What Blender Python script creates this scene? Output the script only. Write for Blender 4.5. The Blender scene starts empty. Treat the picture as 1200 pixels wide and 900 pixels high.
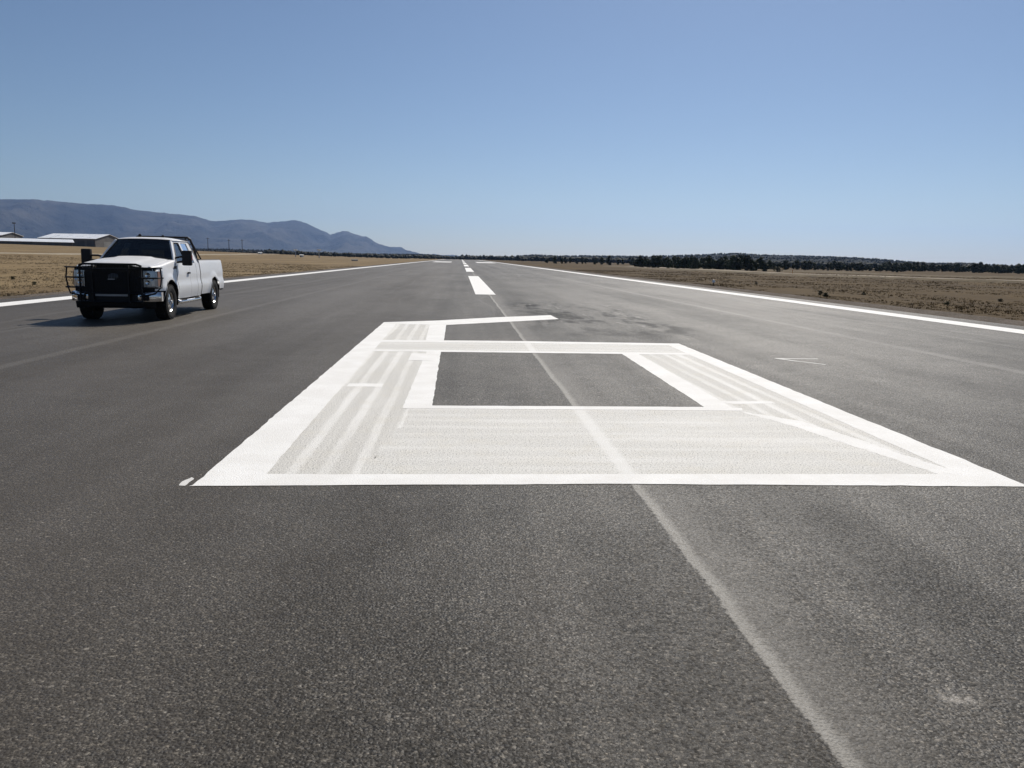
import bpy, bmesh, math, random
from math import sin, cos, tan, pi, radians, sqrt, hypot, atan2
from mathutils import Vector, Matrix, noise as mnoise
random.seed(7)
S = bpy.context.scene
COL = S.collection

# ------------------------------------------------------------------ camera
FPX, CAMH = 960.0, 1.63                       # focal length in px of a 1200 px wide picture, eye height
YAW, PITCH, ROLL = radians(3.70), radians(8.696), radians(1.0885)
fwd = Vector((sin(YAW)*cos(PITCH), cos(YAW)*cos(PITCH), -sin(PITCH)))
r0 = Vector((cos(YAW), -sin(YAW), 0)); u0 = r0.cross(fwd)
rgt = r0*cos(ROLL)+u0*sin(ROLL); up = -r0*sin(ROLL)+u0*cos(ROLL)
cam_d = bpy.data.cameras.new('camera'); cam = bpy.data.objects.new('camera', cam_d); COL.objects.link(cam)
M4 = Matrix((rgt, up, -fwd)).transposed().to_4x4(); M4.translation = (0, 0, CAMH)
cam.matrix_world = M4
cam_d.sensor_width = 36; cam_d.lens = 36*FPX/1200; cam_d.clip_end = 60000; cam_d.clip_start = .05
S.camera = cam
S.render.resolution_x, S.render.resolution_y = 1024, 768

def ray(px, py):
    return (fwd*FPX+rgt*(px-600)-up*(py-450)).normalized()
def gpt(px, py, z=0.0):                        # picture point -> point on the ground plane
    d = ray(px, py); t = (z-CAMH)/d.z
    return Vector((d.x*t, d.y*t, z))
def azel(px, py):
    d = ray(px, py); return atan2(d.x, d.y), math.asin(d.z)

# ------------------------------------------------------------------ light
SUN_AZ, SUN_EL = radians(21), radians(43)      # azimuth measured from +Y towards +X
w = bpy.data.worlds.new('World'); S.world = w; w.use_nodes = True
wn = w.node_tree; bg = wn.nodes['Background']
sky = wn.nodes.new('ShaderNodeTexSky'); sky.sky_type = 'NISHITA'; sky.sun_disc = False
sky.sun_elevation = SUN_EL; sky.sun_rotation = SUN_AZ
sky.altitude = 1600; sky.air_density = 1.0; sky.dust_density = 1.0; sky.ozone_density = 3.0
wn.links.new(sky.outputs[0], bg.inputs[0]); bg.inputs[1].default_value = 0.065
sl = bpy.data.lights.new('sun', 'SUN'); sl.energy = 4.8; sl.angle = radians(.53); sl.color = (1, .94, .85)
so = bpy.data.objects.new('sun', sl); COL.objects.link(so)
so.rotation_euler = Vector((-sin(SUN_AZ)*cos(SUN_EL), -cos(SUN_AZ)*cos(SUN_EL), -sin(SUN_EL))).to_track_quat('-Z', 'Y').to_euler()
so.location = (0, 0, 900)
S.view_settings.view_transform = 'Standard'; S.view_settings.look = 'None'
S.view_settings.gamma = 1; S.view_settings.exposure = 0.0; S.view_settings.use_curve_mapping = False

# ------------------------------------------------------------------ material helpers
class NT:
    def __init__(s, name):
        s.m = bpy.data.materials.new(name); s.m.use_nodes = True
        s.t = s.m.node_tree; s.b = s.t.nodes['Principled BSDF']; s.out = s.t.nodes['Material Output']
    def n(s, typ, **k):
        o = s.t.nodes.new('ShaderNode'+typ)
        for a, v in k.items(): setattr(o, a, v)
        return o
    def set(s, sock, v):
        if hasattr(v, 'is_output'): s.t.links.new(v, sock)
        elif v is not None:
            if sock.type == 'RGBA' and not hasattr(v, '__len__'): v = (v, v, v, 1)
            elif sock.type == 'RGBA' and len(v) == 3: v = (*v, 1)
            sock.default_value = v
    def coord(s, scale=(1, 1, 1), loc=(0, 0, 0), out='Object'):
        tc = s.n('TexCoord'); mp = s.n('Mapping'); s.t.links.new(tc.outputs[out], mp.inputs[0])
        mp.inputs['Scale'].default_value = scale; mp.inputs['Location'].default_value = loc
        return mp.outputs[0]
    def noise(s, vec, scale, detail=3, rough=.55, dist=0):
        o = s.n('TexNoise'); s.set(o.inputs['Vector'], vec); o.inputs['Scale'].default_value = scale
        o.inputs['Detail'].default_value = detail; o.inputs['Roughness'].default_value = rough
        o.inputs['Distortion'].default_value = dist
        return o.outputs['Fac']
    def vor(s, vec, scale, out='Color', feature='F1'):
        o = s.n('TexVoronoi', feature=feature); s.set(o.inputs['Vector'], vec); o.inputs['Scale'].default_value = scale
        return o.outputs[out]
    def math(s, op, a, b=None, c=None, clamp=False):
        o = s.n('Math', operation=op, use_clamp=clamp); s.set(o.inputs[0], a)
        if b is not None: s.set(o.inputs[1], b)
        if c is not None: s.set(o.inputs[2], c)
        return o.outputs[0]
    def mr(s, v, a, b, c=0., d=1., smooth=True):
        o = s.n('MapRange', interpolation_type='SMOOTHSTEP' if smooth else 'LINEAR'); s.set(o.inputs[0], v)
        for i, x in zip((1, 2, 3, 4), (a, b, c, d)): s.set(o.inputs[i], x)
        return o.outputs[0]
    def mix(s, f, a, b, mode='MIX'):
        o = s.n('Mix', data_type='RGBA', blend_type=mode); s.set(o.inputs[0], f); s.set(o.inputs[6], a); s.set(o.inputs[7], b)
        return o.outputs[2]
    def sep(s, v):
        o = s.n('SeparateXYZ'); s.set(o.inputs[0], v); return o.outputs
    def comb(s, x, y, z):
        o = s.n('CombineXYZ'); s.set(o.inputs[0], x); s.set(o.inputs[1], y); s.set(o.inputs[2], z); return o.outputs[0]
    def bump(s, h, strength=.5, dist=.01, normal=None):
        o = s.n('Bump'); s.set(o.inputs['Height'], h); o.inputs['Strength'].default_value = strength
        o.inputs['Distance'].default_value = dist
        if normal is not None: s.set(o.inputs['Normal'], normal)
        return o.outputs[0]
    def done(s, col=None, rough=None, metal=None, spec=None, normal=None, coat=None):
        b = s.b
        if col is not None: s.set(b.inputs['Base Color'], col)
        if rough is not None: s.set(b.inputs['Roughness'], rough)
        if metal is not None: s.set(b.inputs['Metallic'], metal)
        if spec is not None: s.set(b.inputs['Specular IOR Level'], spec)
        if normal is not None: s.set(b.inputs['Normal'], normal)
        if coat is not None: s.set(b.inputs['Coat Weight'], coat); b.inputs['Coat Roughness'].default_value = .04
        return s.m

MAT = {}
def simple(name, col, rough=.6, metal=0, spec=.5, coat=None, var=.12, scale=6, bump=0, bscale=60):
    t = NT(name); c = t.coord()
    n = t.noise(c, scale, 4)
    f = t.mr(n, .25, .75, 1-var, 1+var)
    cc = t.n('VectorMath', operation='SCALE'); cc.inputs[0].default_value = col; t.set(cc.inputs['Scale'], f)
    nm = t.bump(t.noise(c, bscale, 3), .3, bump) if bump else None
    MAT[name] = t.done(cc.outputs[0], t.mr(n, .2, .8, max(0, rough-.06), min(1, rough+.06)), metal, spec, nm, coat)
    return MAT[name]

# ---- asphalt
def asphalt(name):
    t = NT(name); c = t.coord(); x, y, z = t.sep(c)
    xy = t.comb(x, y, 0.0)
    # stones
    vr, vg, vb = t.sep(t.vor(xy, 78))
    vd = t.vor(xy, 78, 'Distance')
    fine = t.noise(xy, 42, 3, .75)
    stone = t.math('POWER', vr, 1.8)
    grit = t.noise(xy, 120, 2, .8)
    base = t.mix(stone, (.022, .020, .0175), (.225, .208, .182))
    gf = t.mr(grit, .32, .68, .12, 2.0, False); base = t.mix(1.0, base, t.comb(gf, gf, gf), 'MULTIPLY')
    base = t.mix(t.mr(vg, .975, .99), base, (.40, .38, .34))
    base = t.mix(t.mr(fine, .62, .44, 0, .8), base, (.016, .015, .0135))
    # broad tone: blotches, paving lanes, wheel polish
    blot = t.noise(t.comb(t.math('MULTIPLY', x, .30), t.math('MULTIPLY', y, .10), 0.0), 1.0, 5, .6)
    lane = t.noise(t.comb(t.math('MULTIPLY', x, .75), t.math('MULTIPLY', y, .012), 3.0), 1.0, 4, .6)
    mott = t.noise(xy, 1.7, 5, .65)
    g = t.math('ADD', t.mr(blot, .3, .7, -.20, .20), t.mr(lane, .3, .7, -.22, .22))
    g = t.math('ADD', g, t.mr(mott, .3, .7, -.12, .12))
    g = t.math('ADD', g, 1.0)
    base = t.mix(1.0, base, t.comb(t.math('MULTIPLY', g, .84), t.math('MULTIPLY', g, .80), t.math('MULTIPLY', g, .74)), 'MULTIPLY')
    # brown dust film in patches
    dustm = t.noise(t.comb(t.math('MULTIPLY', x, .45), t.math('MULTIPLY', y, .16), 9.0), 1.0, 6, .62)
    base = t.mix(t.math('ADD', t.mr(dustm, .50, .78, 0, .42), t.mr(x, .6, -2.6, 0, .52), clamp=True), base, (.088, .075, .060))
    # pale tyre tracks, long and thin, drifting
    wob = t.noise(t.comb(0.0, t.math('MULTIPLY', y, .05), 1.0), 1.0, 2)
    tx = t.math('ADD', x, t.math('MULTIPLY', wob, 2.6))
    trk = t.noise(t.comb(t.math('MULTIPLY', tx, 1.6), t.math('MULTIPLY', y, .008), 5.0), 1.0, 3, .5)
    base = t.mix(t.mr(trk, .60, .70, 0, .34), base, (.16, .15, .135))
    # paving joints
    wv = t.math('MULTIPLY', t.math('SUBTRACT', t.noise(t.comb(0.0, y, 0.0), .55, 4, .6), .5), .10)
    fr = t.noise(xy, 9, 4, .7)
    for jx, wdt, amt, colr in (
                               (-6.4, .13, .28, (.17, .155, .135)), (8.9, .14, .40, (.17, .16, .145)), (-9.4, .10, .25, (.15, .14, .12)), (11.6, .1, .25, (.15, .14, .12))):
        d = t.math('ABSOLUTE', t.math('SUBTRACT', t.math('ADD', x, wv), jx))
        d = t.math('ADD', d, t.math('MULTIPLY', t.math('SUBTRACT', fr, .5), wdt*.9))
        base = t.mix(t.mr(d, wdt*1.25, wdt*.45, 0, amt), base, colr)
    # open centre joint: crisp broken edge on one side, dust trailing off the other
    e = t.math('ADD', t.math('SUBTRACT', t.math('ADD', x, wv), 1.27), t.math('MULTIPLY', t.math('SUBTRACT', t.noise(xy, 22, 4, .75), .5), .075))
    core = t.math('MULTIPLY', t.mr(e, -.006, .010), t.mr(e, .105, .035))
    tail = t.math('MULTIPLY', t.mr(e, .0, .03), t.mr(e, .50, .06, 0, .42))
    gj = t.mr(grit, .3, .7, .75, 1.2, False)
    base = t.mix(tail, base, (.19, .178, .158))
    base = t.mix(t.math('MULTIPLY', core, .85), base, t.mix(1.0, (.285, .27, .24), t.comb(gj, gj, gj), 'MULTIPLY'))
    base = t.mix(t.math('MULTIPLY', t.mr(t.math('ABSOLUTE', t.math('ADD', e, .008)), .012, .002), t.mr(t.noise(xy, 14, 3), .5, .6, 0, .6)), base, (.015, .014, .013))
    # dark scorched / scraped patch past the top of the numeral
    dx = t.math('ABSOLUTE', t.math('SUBTRACT', x, t.math('ADD', 3.7, t.math('MULTIPLY', t.math('SUBTRACT', y, 24.), -.02))))
    dy = t.math('ABSOLUTE', t.math('SUBTRACT', y, 24.5))
    reg = t.math('MULTIPLY', t.mr(dx, 2.6, 1.2), t.mr(dy, 9.0, 4.5))
    sm = t.noise(t.comb(t.math('MULTIPLY', x, .55), t.math('MULTIPLY', y, .20), 2.0), 2.2, 6, .68)
    base = t.mix(t.math('MULTIPLY', reg, t.mr(sm, .44, .60, 0, .75)), base, (.026, .025, .024))
    sm2 = t.noise(t.comb(t.math('MULTIPLY', x, 1.4), t.math('MULTIPLY', y, .22), 6.0), 1.8, 4, .65)
    base = t.mix(t.math('MULTIPLY', reg, t.mr(sm2, .56, .68, 0, .55)), base, (.20, .19, .17))
    # small whitish scuffs (bottom right)
    sx = t.math('ABSOLUTE', t.math('SUBTRACT', x, 1.92)); sy = t.math('ABSOLUTE', t.math('SUBTRACT', y, 2.80))
    scf = t.math('MULTIPLY', t.mr(sx, .13, .03), t.mr(sy, .06, .015))
    base = t.mix(t.math('MULTIPLY', scf, t.mr(t.noise(xy, 26, 4, .7), .42, .6, 0, .75)), base, (.34, .31, .27))
    h = t.math('SUBTRACT', t.math('MULTIPLY', fine, 1.1), t.math('MULTIPLY', vd, .9))
    nm = t.bump(h, .55, .008)
    rough = t.mr(vb, 0, 1, .48, .74, False)
    spec = t.math('MULTIPLY', t.math('MULTIPLY', g, .20), t.math('SUBTRACT', 1.0, t.math('MULTIPLY', reg, t.mr(sm, .44, .60, 0, .75))))
    MAT[name] = t.done(base, rough, 0, spec, nm)
asphalt('asphalt')

def paint(name, kind):
    t = NT(name); c = t.coord(); x, y, z = t.sep(c); xy = t.comb(x, y, 0.0)
    fine = t.noise(xy, 60, 3, .7)
    vd = t.vor(xy, 125, 'Distance')
    if kind == 'fresh':
        cov = t.noise(xy, 2.2, 4, .6)
        base = t.mix(t.mr(cov, .35, .7), (.815, .80, .765), (.885, .875, .845))
        dark = t.mr(t.noise(xy, 70, 2, .7), .64, .72, 0, .6)
    else:
        a, b = (x, y) if kind == 'y' else (y, x)
        wb = t.math('MULTIPLY', t.noise(t.comb(t.math('MULTIPLY', a, 1.2), t.math('MULTIPLY', b, .55), 4.), 1.0, 5, .7), .09)
        saw = t.math('FRACT', t.math('MULTIPLY', t.math('ADD', a, wb), 4.1 if kind == 'y' else 3.3))
        ln = t.noise(t.comb(t.math('MULTIPLY', a, 3.1), t.math('MULTIPLY', b, .25), 8.), 1.0, 3, .5)
        lanes = t.math('ADD', t.math('MULTIPLY', t.mr(t.math('ABSOLUTE', t.math('SUBTRACT', saw, .5)), .20, .42), .20 if kind == 'y' else .04), t.math('MULTIPLY', ln, .62))
        st = t.noise(t.comb(t.math('MULTIPLY', a, 22.), t.math('MULTIPLY', b, .5), 1.0), 1.0, 3, .6)
        lv = t.math('ADD', t.mr(lanes, .24, .62), t.math('MULTIPLY', t.math('SUBTRACT', st, .5), .5), clamp=True)
        base = t.mix(lv, (.675, .657, .61) if kind == 'y' else (.715, .70, .655), (.825, .81, .77))
        mot = t.noise(xy, 3., 4, .6)
        base = t.mix(t.mr(mot, .45, .75, 0, .45), base, (.70, .665, .58))
        th = t.math('ADD', .56, t.math('MULTIPLY', lv, .06))
        dark = t.math('MULTIPLY', t.mr(t.math('SUBTRACT', t.noise(xy, 70, 2, .8), th), -.05, .07), .80)
    # pale pavement joint telegraphing through
    jd = t.math('ABSOLUTE', t.math('SUBTRACT', x, 1.31))
    base = t.mix(t.mr(jd, .10, .03, 0, .40 if kind != 'fresh' else .1), base, (.85, .84, .81))
    dark = t.math('MULTIPLY', dark, t.mr(jd, .03, .09, .2, 1))
    base = t.mix(dark, base, (.14, .135, .125))
    h = t.math('SUBTRACT', fine, t.math('MULTIPLY', vd, .6))
    MAT[name] = t.done(base, .72, 0, .2, t.bump(h, .6, .007))
paint('fresh_paint', 'fresh'); paint('thin_paint_along', 'y'); paint('thin_paint_across', 'x')

def ground_mat(name):
    t = NT(name); c = t.coord(); x, y, z = t.sep(c); xy = t.comb(x, y, 0.0)
    a = t.noise(xy, .045, 5, .6); b = t.noise(xy, .9, 5, .7); d = t.noise(xy, 9, 4, .7)
    st = t.noise(t.comb(t.math('MULTIPLY', x, .16), t.math('MULTIPLY', y, .02), 0.0), 1., 4, .6)
    col = t.mix(t.mr(a, .35, .65), (.135, .104, .066), (.175, .138, .086))
    col = t.mix(t.mr(st, .42, .66, 0, .9), col, (.215, .172, .110))
    col = t.mix(t.mr(b, .46, .68, 0, .62), col, (.085, .066, .041))
    col = t.mix(t.mr(d, .5, .75, 0, .5), col, (.215, .176, .115))
    col = t.mix(t.mr(x, -6, 6), t.mix(1., col, (1.16, 1.05, .86), 'MULTIPLY'), t.mix(1., col, (.46, .37, .21), 'MULTIPLY'))  # shade of backlit grass painted into the right field, left field brightened
    rr = t.math('SQRT', t.math('ADD', t.math('MULTIPLY', x, x), t.math('MULTIPLY', y, y)))
    col = t.mix(t.mr(rr, 900, 1500), col, (.05, .052, .036))
    h = t.math('ADD', t.math('MULTIPLY', b, 1.6), t.math('MULTIPLY', d, .35))
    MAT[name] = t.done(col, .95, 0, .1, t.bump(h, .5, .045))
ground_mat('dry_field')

def rock_mat(name, c1, c2, c3, sc):
    t = NT(name); c = t.coord(); x, y, z = t.sep(c)
    a = t.noise(c, sc, 6, .62); b = t.noise(c, sc*7, 5, .7)
    col = t.mix(t.mr(a, .38, .62), c1, c2); col = t.mix(t.mr(b, .5, .68, 0, .8), col, c3)
    MAT[name] = t.done(col, .95, 0, .05, t.bump(t.math('ADD', a, t.math('MULTIPLY', b, .4)), .8, .12/sc))
rock_mat('mountain_slope', (.024, .026, .024), (.080, .074, .060), (.016, .019, .016), .0011)
rock_mat('wooded_slope', (.010, .012, .010), (.017, .018, .014), (.030, .029, .022), .012)

def gravel_mat(name):
    t = NT(name); c = t.coord(); x, y, z = t.sep(c); xy = t.comb(x, y, 0.)
    v = t.sep(t.vor(xy, 28))[0]; n = t.noise(xy, .8, 5, .65)
    col = t.mix(v, (.075, .062, .05), (.20, .165, .135)); col = t.mix(t.mr(n, .4, .65, 0, .7), col, (.085, .068, .05))
    MAT[name] = t.done(col, .95, 0, .1, t.bump(t.math('ADD', t.vor(xy, 28, 'Distance'), n), .8, .03))
gravel_mat('gravel')
def dirt_mat(name, c1, c2):
    t = NT(name); c = t.coord(); n = t.noise(c, .5, 5, .65); n2 = t.noise(c, 8, 4, .7)
    col = t.mix(t.mr(n, .35, .65), c1, c2); col = t.mix(t.mr(n2, .5, .7, 0, .4), col, (.12, .10, .07))
    MAT[name] = t.done(col, .95, 0, .1, t.bump(t.math('ADD', n, n2), .7, .08))
dirt_mat('pale_dirt', (.30, .255, .19), (.38, .33, .25)); dirt_mat('bank_soil', (.11, .085, .055), (.17, .135, .085))

def leaf_mat(name, c1, c2):
    t = NT(name); oi = t.n('ObjectInfo'); c = t.coord(); n = t.noise(c, 2.2, 3)
    col = t.mix(t.mr(n, .35, .65), c1, c2)
    f = t.mr(oi.outputs['Random'], 0, 1, .6, 1.5, False)
    col = t.mix(1., col, t.comb(f, f, f), 'MULTIPLY')
    MAT[name] = t.done(col, .8, 0, .15)
leaf_mat('juniper_leaf', (.030, .040, .020), (.052, .062, .030)); leaf_mat('scrub_leaf', (.085, .08, .042), (.13, .115, .06))
leaf_mat('far_leaf', (.012, .016, .011), (.024, .027, .018))
def straw_mat(name):
    t = NT(name); c = t.coord(); n = t.noise(c, .35, 4, .6); n2 = t.noise(c, 6., 2)
    col = t.mix(t.mr(n, .35, .65), (.17, .13, .078), (.25, .20, .125)); col = t.mix(t.mr(n2, .4, .7, 0, .6), col, (.12, .095, .055))
    x = t.sep(c)[0]; col = t.mix(t.mr(x, -6, 6), col, t.mix(1., col, (.46, .37, .21), 'MULTIPLY'))  # straw right of the runway darkened too, backlit shade put into its colour
    MAT[name] = t.done(col, .9, 0, .1)
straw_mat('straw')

simple('bark', (.10, .08, .06), .9, bump=.02)
simple('truck_white', (.78, .78, .78), .42, 0, .4, .15, .02, 2)
simple('black_steel', (.008, .008, .009), .5, 0, .3, None, .2)
simple('black_plastic', (.012, .012, .013), .6, 0, .3, None, .15)
simple('dark_underbody', (.014, .0135, .013), .8, 0, .2)
simple('rubber', (.024, .023, .022), .85, 0, .25, None, .25, 12)
simple('chrome', (.72, .72, .73), .12, 1, .5, None, .05)
simple('wheel_alloy', (.62, .62, .62), .25, 1, .5, None, .1)
simple('lens_silver', (.55, .56, .58), .18, .6, .5, None, .1, 20)
simple('amber_lens', (.62, .36, .26), .2, 0, .5); simple('red_lens', (.40, .02, .02), .2, 0, .5)
simple('seat_cloth', (.06, .058, .055), .9); simple('badge_grey', (.25, .27, .30), .3, .5)
simple('hood_grey', (.30, .30, .30), .5)
simple('white_roof', (.88, .88, .87), .30, 0, .5, None, .05, .2)
simple('hangar_wall', (.125, .115, .105), .75, 0, .3, None, .15, .3); simple('hangar_wall_pale', (.21, .205, .19), .75, 0, .3, None, .15, .3)
simple('hangar_door', (.075, .072, .07), .7); simple('pole_wood', (.07, .06, .05), .9); simple('grey_metal', (.35, .36, .37), .5, .4)
simple('marker_white', (.80, .80, .78), .4); simple('marker_orange', (.70, .22, .04), .5); simple('chalk', (.62, .61, .58), .8)
simple('cabinet_dark', (.05, .045, .04), .7)
def glass(name, tint):
    t = NT(name); tr = t.n('BsdfTransparent'); gl = t.n('BsdfGlossy'); mx = t.n('MixShader'); fr = t.n('Fresnel')
    fr.inputs[0].default_value = 1.5; tr.inputs[0].default_value = (*tint, 1); gl.inputs['Roughness'].default_value = .03
    n = t.noise(t.coord(), 3, 2); t.set(gl.inputs[0], t.mix(n, (.85, .87, .9), (1., 1., 1.)))
    t.t.links.new(fr.outputs[0], mx.inputs[0]); t.t.links.new(tr.outputs[0], mx.inputs[1]); t.t.links.new(gl.outputs[0], mx.inputs[2])
    t.t.links.new(mx.outputs[0], t.out.inputs[0]); MAT[name] = t.m
glass('windscreen_glass', (.07, .085, .08)); glass('side_glass', (.30, .34, .34)); glass('rear_glass', (.25, .28, .28))

# ------------------------------------------------------------------ mesh helpers
def link(o, parent=None):
    COL.objects.link(o)
    if parent: o.parent = parent
    return o
def mesh(name, V, F, mat, parent=None, smooth=False, loc=None):
    me = bpy.data.meshes.new(name); me.from_pydata([tuple(v) for v in V], [], F); me.update()
    me.materials.append(MAT[mat] if isinstance(mat, str) else mat)
    if smooth: me.polygons.foreach_set('use_smooth', [True]*len(me.polygons))
    o = bpy.data.objects.new(name, me)
    if loc: o.location = loc
    return link(o, parent)
def from_bm(name, bm, mat, parent=None, smooth=False, normals=True):
    if normals: bmesh.ops.recalc_face_normals(bm, faces=bm.faces)
    me = bpy.data.meshes.new(name); bm.to_mesh(me); bm.free()
    me.materials.append(MAT[mat])
    if smooth:
        me.polygons.foreach_set('use_smooth', [True]*len(me.polygons))
        me.set_sharp_from_angle(angle=radians(38))
    return link(bpy.data.objects.new(name, me), parent)
def grid_bm(rows, bm=None, thick=0.0, direction=None, close_u=False):
    bm = bm or bmesh.new()
    vv = [[bm.verts.new(p) for p in r] for r in rows]
    n = len(vv)
    for i in range(n if close_u else n-1):
        a, b = vv[i], vv[(i+1) % n]
        for j in range(len(a)-1):
            try: bm.faces.new((a[j], b[j], b[j+1], a[j+1]))
            except ValueError: pass
    return bm
def grid(name, rows, mat, parent=None, smooth=True, thick=0.0, close_u=False):
    bm = grid_bm(rows, close_u=close_u)
    if thick:
        bmesh.ops.recalc_face_normals(bm, faces=bm.faces)
        bmesh.ops.solidify(bm, geom=bm.faces[:], thickness=thick)
    return from_bm(name, bm, mat, parent, smooth)
def box(bm, a, b, bevel=0.0, mat=None):
    x0, y0, z0 = a; x1, y1, z1 = b
    c = [(x0, y0, z0), (x1, y0, z0), (x1, y1, z0), (x0, y1, z0), (x0, y0, z1), (x1, y0, z1), (x1, y1, z1), (x0, y1, z1)]
    if mat: c = [mat @ Vector(p) for p in c]
    v = [bm.verts.new(p) for p in c]
    fs = [bm.faces.new([v[i] for i in f]) for f in ((3, 2, 1, 0), (4, 5, 6, 7), (0, 1, 5, 4), (1, 2, 6, 5), (2, 3, 7, 6), (3, 0, 4, 7))]
    if bevel:
        es = {e for f in fs for e in f.edges}
        bmesh.ops.bevel(bm, geom=list(es), offset=bevel, segments=2, affect='EDGES', profile=.6)
    return bm
def tube(bm, pts, r, n=8, caps=True):
    pts = [Vector(p) for p in pts]; rings = []
    rr = r if hasattr(r, '__len__') else [r]*len(pts)
    up0 = None
    for i, p in enumerate(pts):
        d = (pts[min(i+1, len(pts)-1)]-pts[max(i-1, 0)]).normalized()
        if up0 is None:
            up0 = d.orthogonal().normalized()
        a = (up0-d*up0.dot(d)).normalized(); b = d.cross(a); up0 = a
        rings.append([bm.verts.new(p+(a*cos(2*pi*k/n)+b*sin(2*pi*k/n))*rr[i]) for k in range(n)])
    for A, B in zip(rings, rings[1:]):
        for k in range(n): bm.faces.new((A[k], A[(k+1) % n], B[(k+1) % n], B[k]))
    if caps: bm.faces.new(rings[0][::-1]); bm.faces.new(rings[-1])
    return bm
def lathe(bm, prof, n=32, axis='y', c=(0, 0, 0)):
    rings = []
    for (r, h) in prof:
        ring = []
        for k in range(n):
            a = 2*pi*k/n
            p = {'y': (r*cos(a), h, r*sin(a)), 'z': (r*cos(a), r*sin(a), h), 'x': (h, r*cos(a), r*sin(a))}[axis]
            ring.append(bm.verts.new(Vector(p)+Vector(c)))
        rings.append(ring)
    for A, B in zip(rings, rings[1:]):
        for k in range(n): bm.faces.new((A[k], A[(k+1) % n], B[(k+1) % n], B[k]))
    return bm
def empty(name, loc=(0, 0, 0), rz=0.0):
    o = bpy.data.objects.new(name, None); o.location = loc; o.rotation_euler = (0, 0, rz); o.empty_display_size = .2
    return link(o)
def tag(o, label, cat=None, group=None):
    o['label'] = label
    if cat: o['category'] = cat
    if group: o['group'] = group
    return o
def structure(o): o['kind'] = 'structure'; return o
def stuff(o): o['kind'] = 'stuff'; return o
def sst(a, b, v):
    t = max(0., min(1., (v-a)/(b-a))); return t*t*(3-2*t)
def lerp_tab(tab, v):
    if v <= tab[0][0]: return tab[0][1]
    for (a, p), (b, q) in zip(tab, tab[1:]):
        if v <= b: return p+(q-p)*(v-a)/(b-a)
    return tab[-1][1]

# ------------------------------------------------------------------ terrain
def terr(x, y):
    ax = abs(x)
    z = -.03
    if x < 0:
        z += 4.3*sst(30, 255, -x)*(1-.62*sst(430, 1000, y))*sst(-200, 60, y)
    else:
        z += -.25*sst(40, 160, x)
    k = sst(18, 30, ax)
    z += k*.11*mnoise.noise(Vector((x*.09, y*.05, 0)))+k*.05*mnoise.noise(Vector((x*.3, y*.25, 4)))*(1-sst(90, 200, hypot(x, y)))
    far = hypot(x, y)
    z -= 8*sst(1300, 5000, far)
    return z
def axis(lo, hi, s, n):
    a, b = math.asinh(lo/s), math.asinh(hi/s)
    return [s*math.sinh(a+(b-a)*i/n) for i in range(n+1)]
xs = axis(-14700, 14700, 16, 420); ys = axis(-14700, 14700, 22, 420)
V = [(x, y, terr(x, y)) for y in ys for x in xs]
nx = len(xs)
Fc = [(j*nx+i, j*nx+i+1, (j+1)*nx+i+1, (j+1)*nx+i) for j in range(len(ys)-1) for i in range(nx-1)]
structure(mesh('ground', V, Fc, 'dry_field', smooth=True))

# runway slab
LE, RE, Y0, Y1 = -15.0, 16.0, -60., 720.
rw = bmesh.new(); box(rw, (LE, Y0, -.30), (RE, Y1, 0.))
runway = structure(from_bm('runway', rw, 'asphalt'))
# gravel shoulders either side
for name, a, b in (('gravel_shoulder', -16.0, LE), ('gravel_shoulder', RE, 17.6)):
    n = 520; V = []; Fc = []
    yy = [Y0+(Y1-Y0)*(i/n)**1.6 for i in range(n+1)]
    for i, y in enumerate(yy):
        o = a if a < 0 else b
        jit = .38*mnoise.noise(Vector((o, y*.7, 0)))+.25*mnoise.noise(Vector((o, y*2.7, 7)))
        if a < 0: p = ((a+jit, -.026), (a*.5+b*.5, .03), (b, -.018))
        else: p = ((a, -.018), (a*.55+b*.45, .10), (b+jit, -.026))
        V += [(q[0], y, q[1]+(.03*mnoise.noise(Vector((q[0]*2, y*1.3, 3))) if k == 1 else 0)) for k, q in enumerate(p)]
    Fc = [(3*i+k, 3*i+k+1, 3*i+k+4, 3*i+k+3) for i in range(n) for k in range(2)]
    structure(mesh(name, V, Fc, 'gravel', smooth=True))

# ---- painted markings: thin sheets on the runway, parts of it
SHEETS = [0]
def sheet(name, outline, z, mat, parent, rag=.006, step=.12, label=None):
    """flat painted polygon with a slightly ragged brushed edge"""
    P = []; SHEETS[0] += 1; z += .000024*(SHEETS[0] % 25)
    n = len(outline)
    for i in range(n):
        a, b = Vector(outline[i]), Vector(outline[(i+1) % n]); L = (b-a).length
        k = max(1, min(240, int(L/step))); nrm = Vector((-(b-a).y, (b-a).x)).normalized()
        for j in range(k):
            p = a+(b-a)*j/k
            if j: p = p+nrm*rag*(mnoise.noise(Vector((p.x*1.1, p.y*1.1, 1)))*.5+mnoise.noise(Vector((p.x*11, p.y*11, 5)))+mnoise.noise(Vector((p.x*37, p.y*37, 9)))*.7)
            P.append(p)
    bm = bmesh.new(); f = bm.faces.new([bm.verts.new((p.x, p.y, z)) for p in P])
    bmesh.ops.triangulate(bm, faces=[f])
    bmesh.ops.recalc_face_normals(bm, faces=bm.faces)
    o = from_bm(name, bm, mat, parent, normals=False)
    if o.data.polygons[0].normal.z < 0: o.data.flip_normals()
    if label: o['label'] = label
    return o
def rect(x0, x1, y0, y1): return [(x0, y0), (x1, y0), (x1, y1), (x0, y1)]
Z1, Z2, Z3, Z4 = .0016, .0023, .0030, .0037
sheet('edge_line', [(-14.05, Y0+5), (-13.15, Y0+5), (-13.15, 700), (-14.05, 700)], Z1, 'fresh_paint', runway, .01, .5)
sheet('edge_line', [(14.15, Y0+5), (15.05, Y0+5), (15.05, 700), (14.15, 700)], Z1, 'fresh_paint', runway, .01, .5)
CX = 1.14
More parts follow.
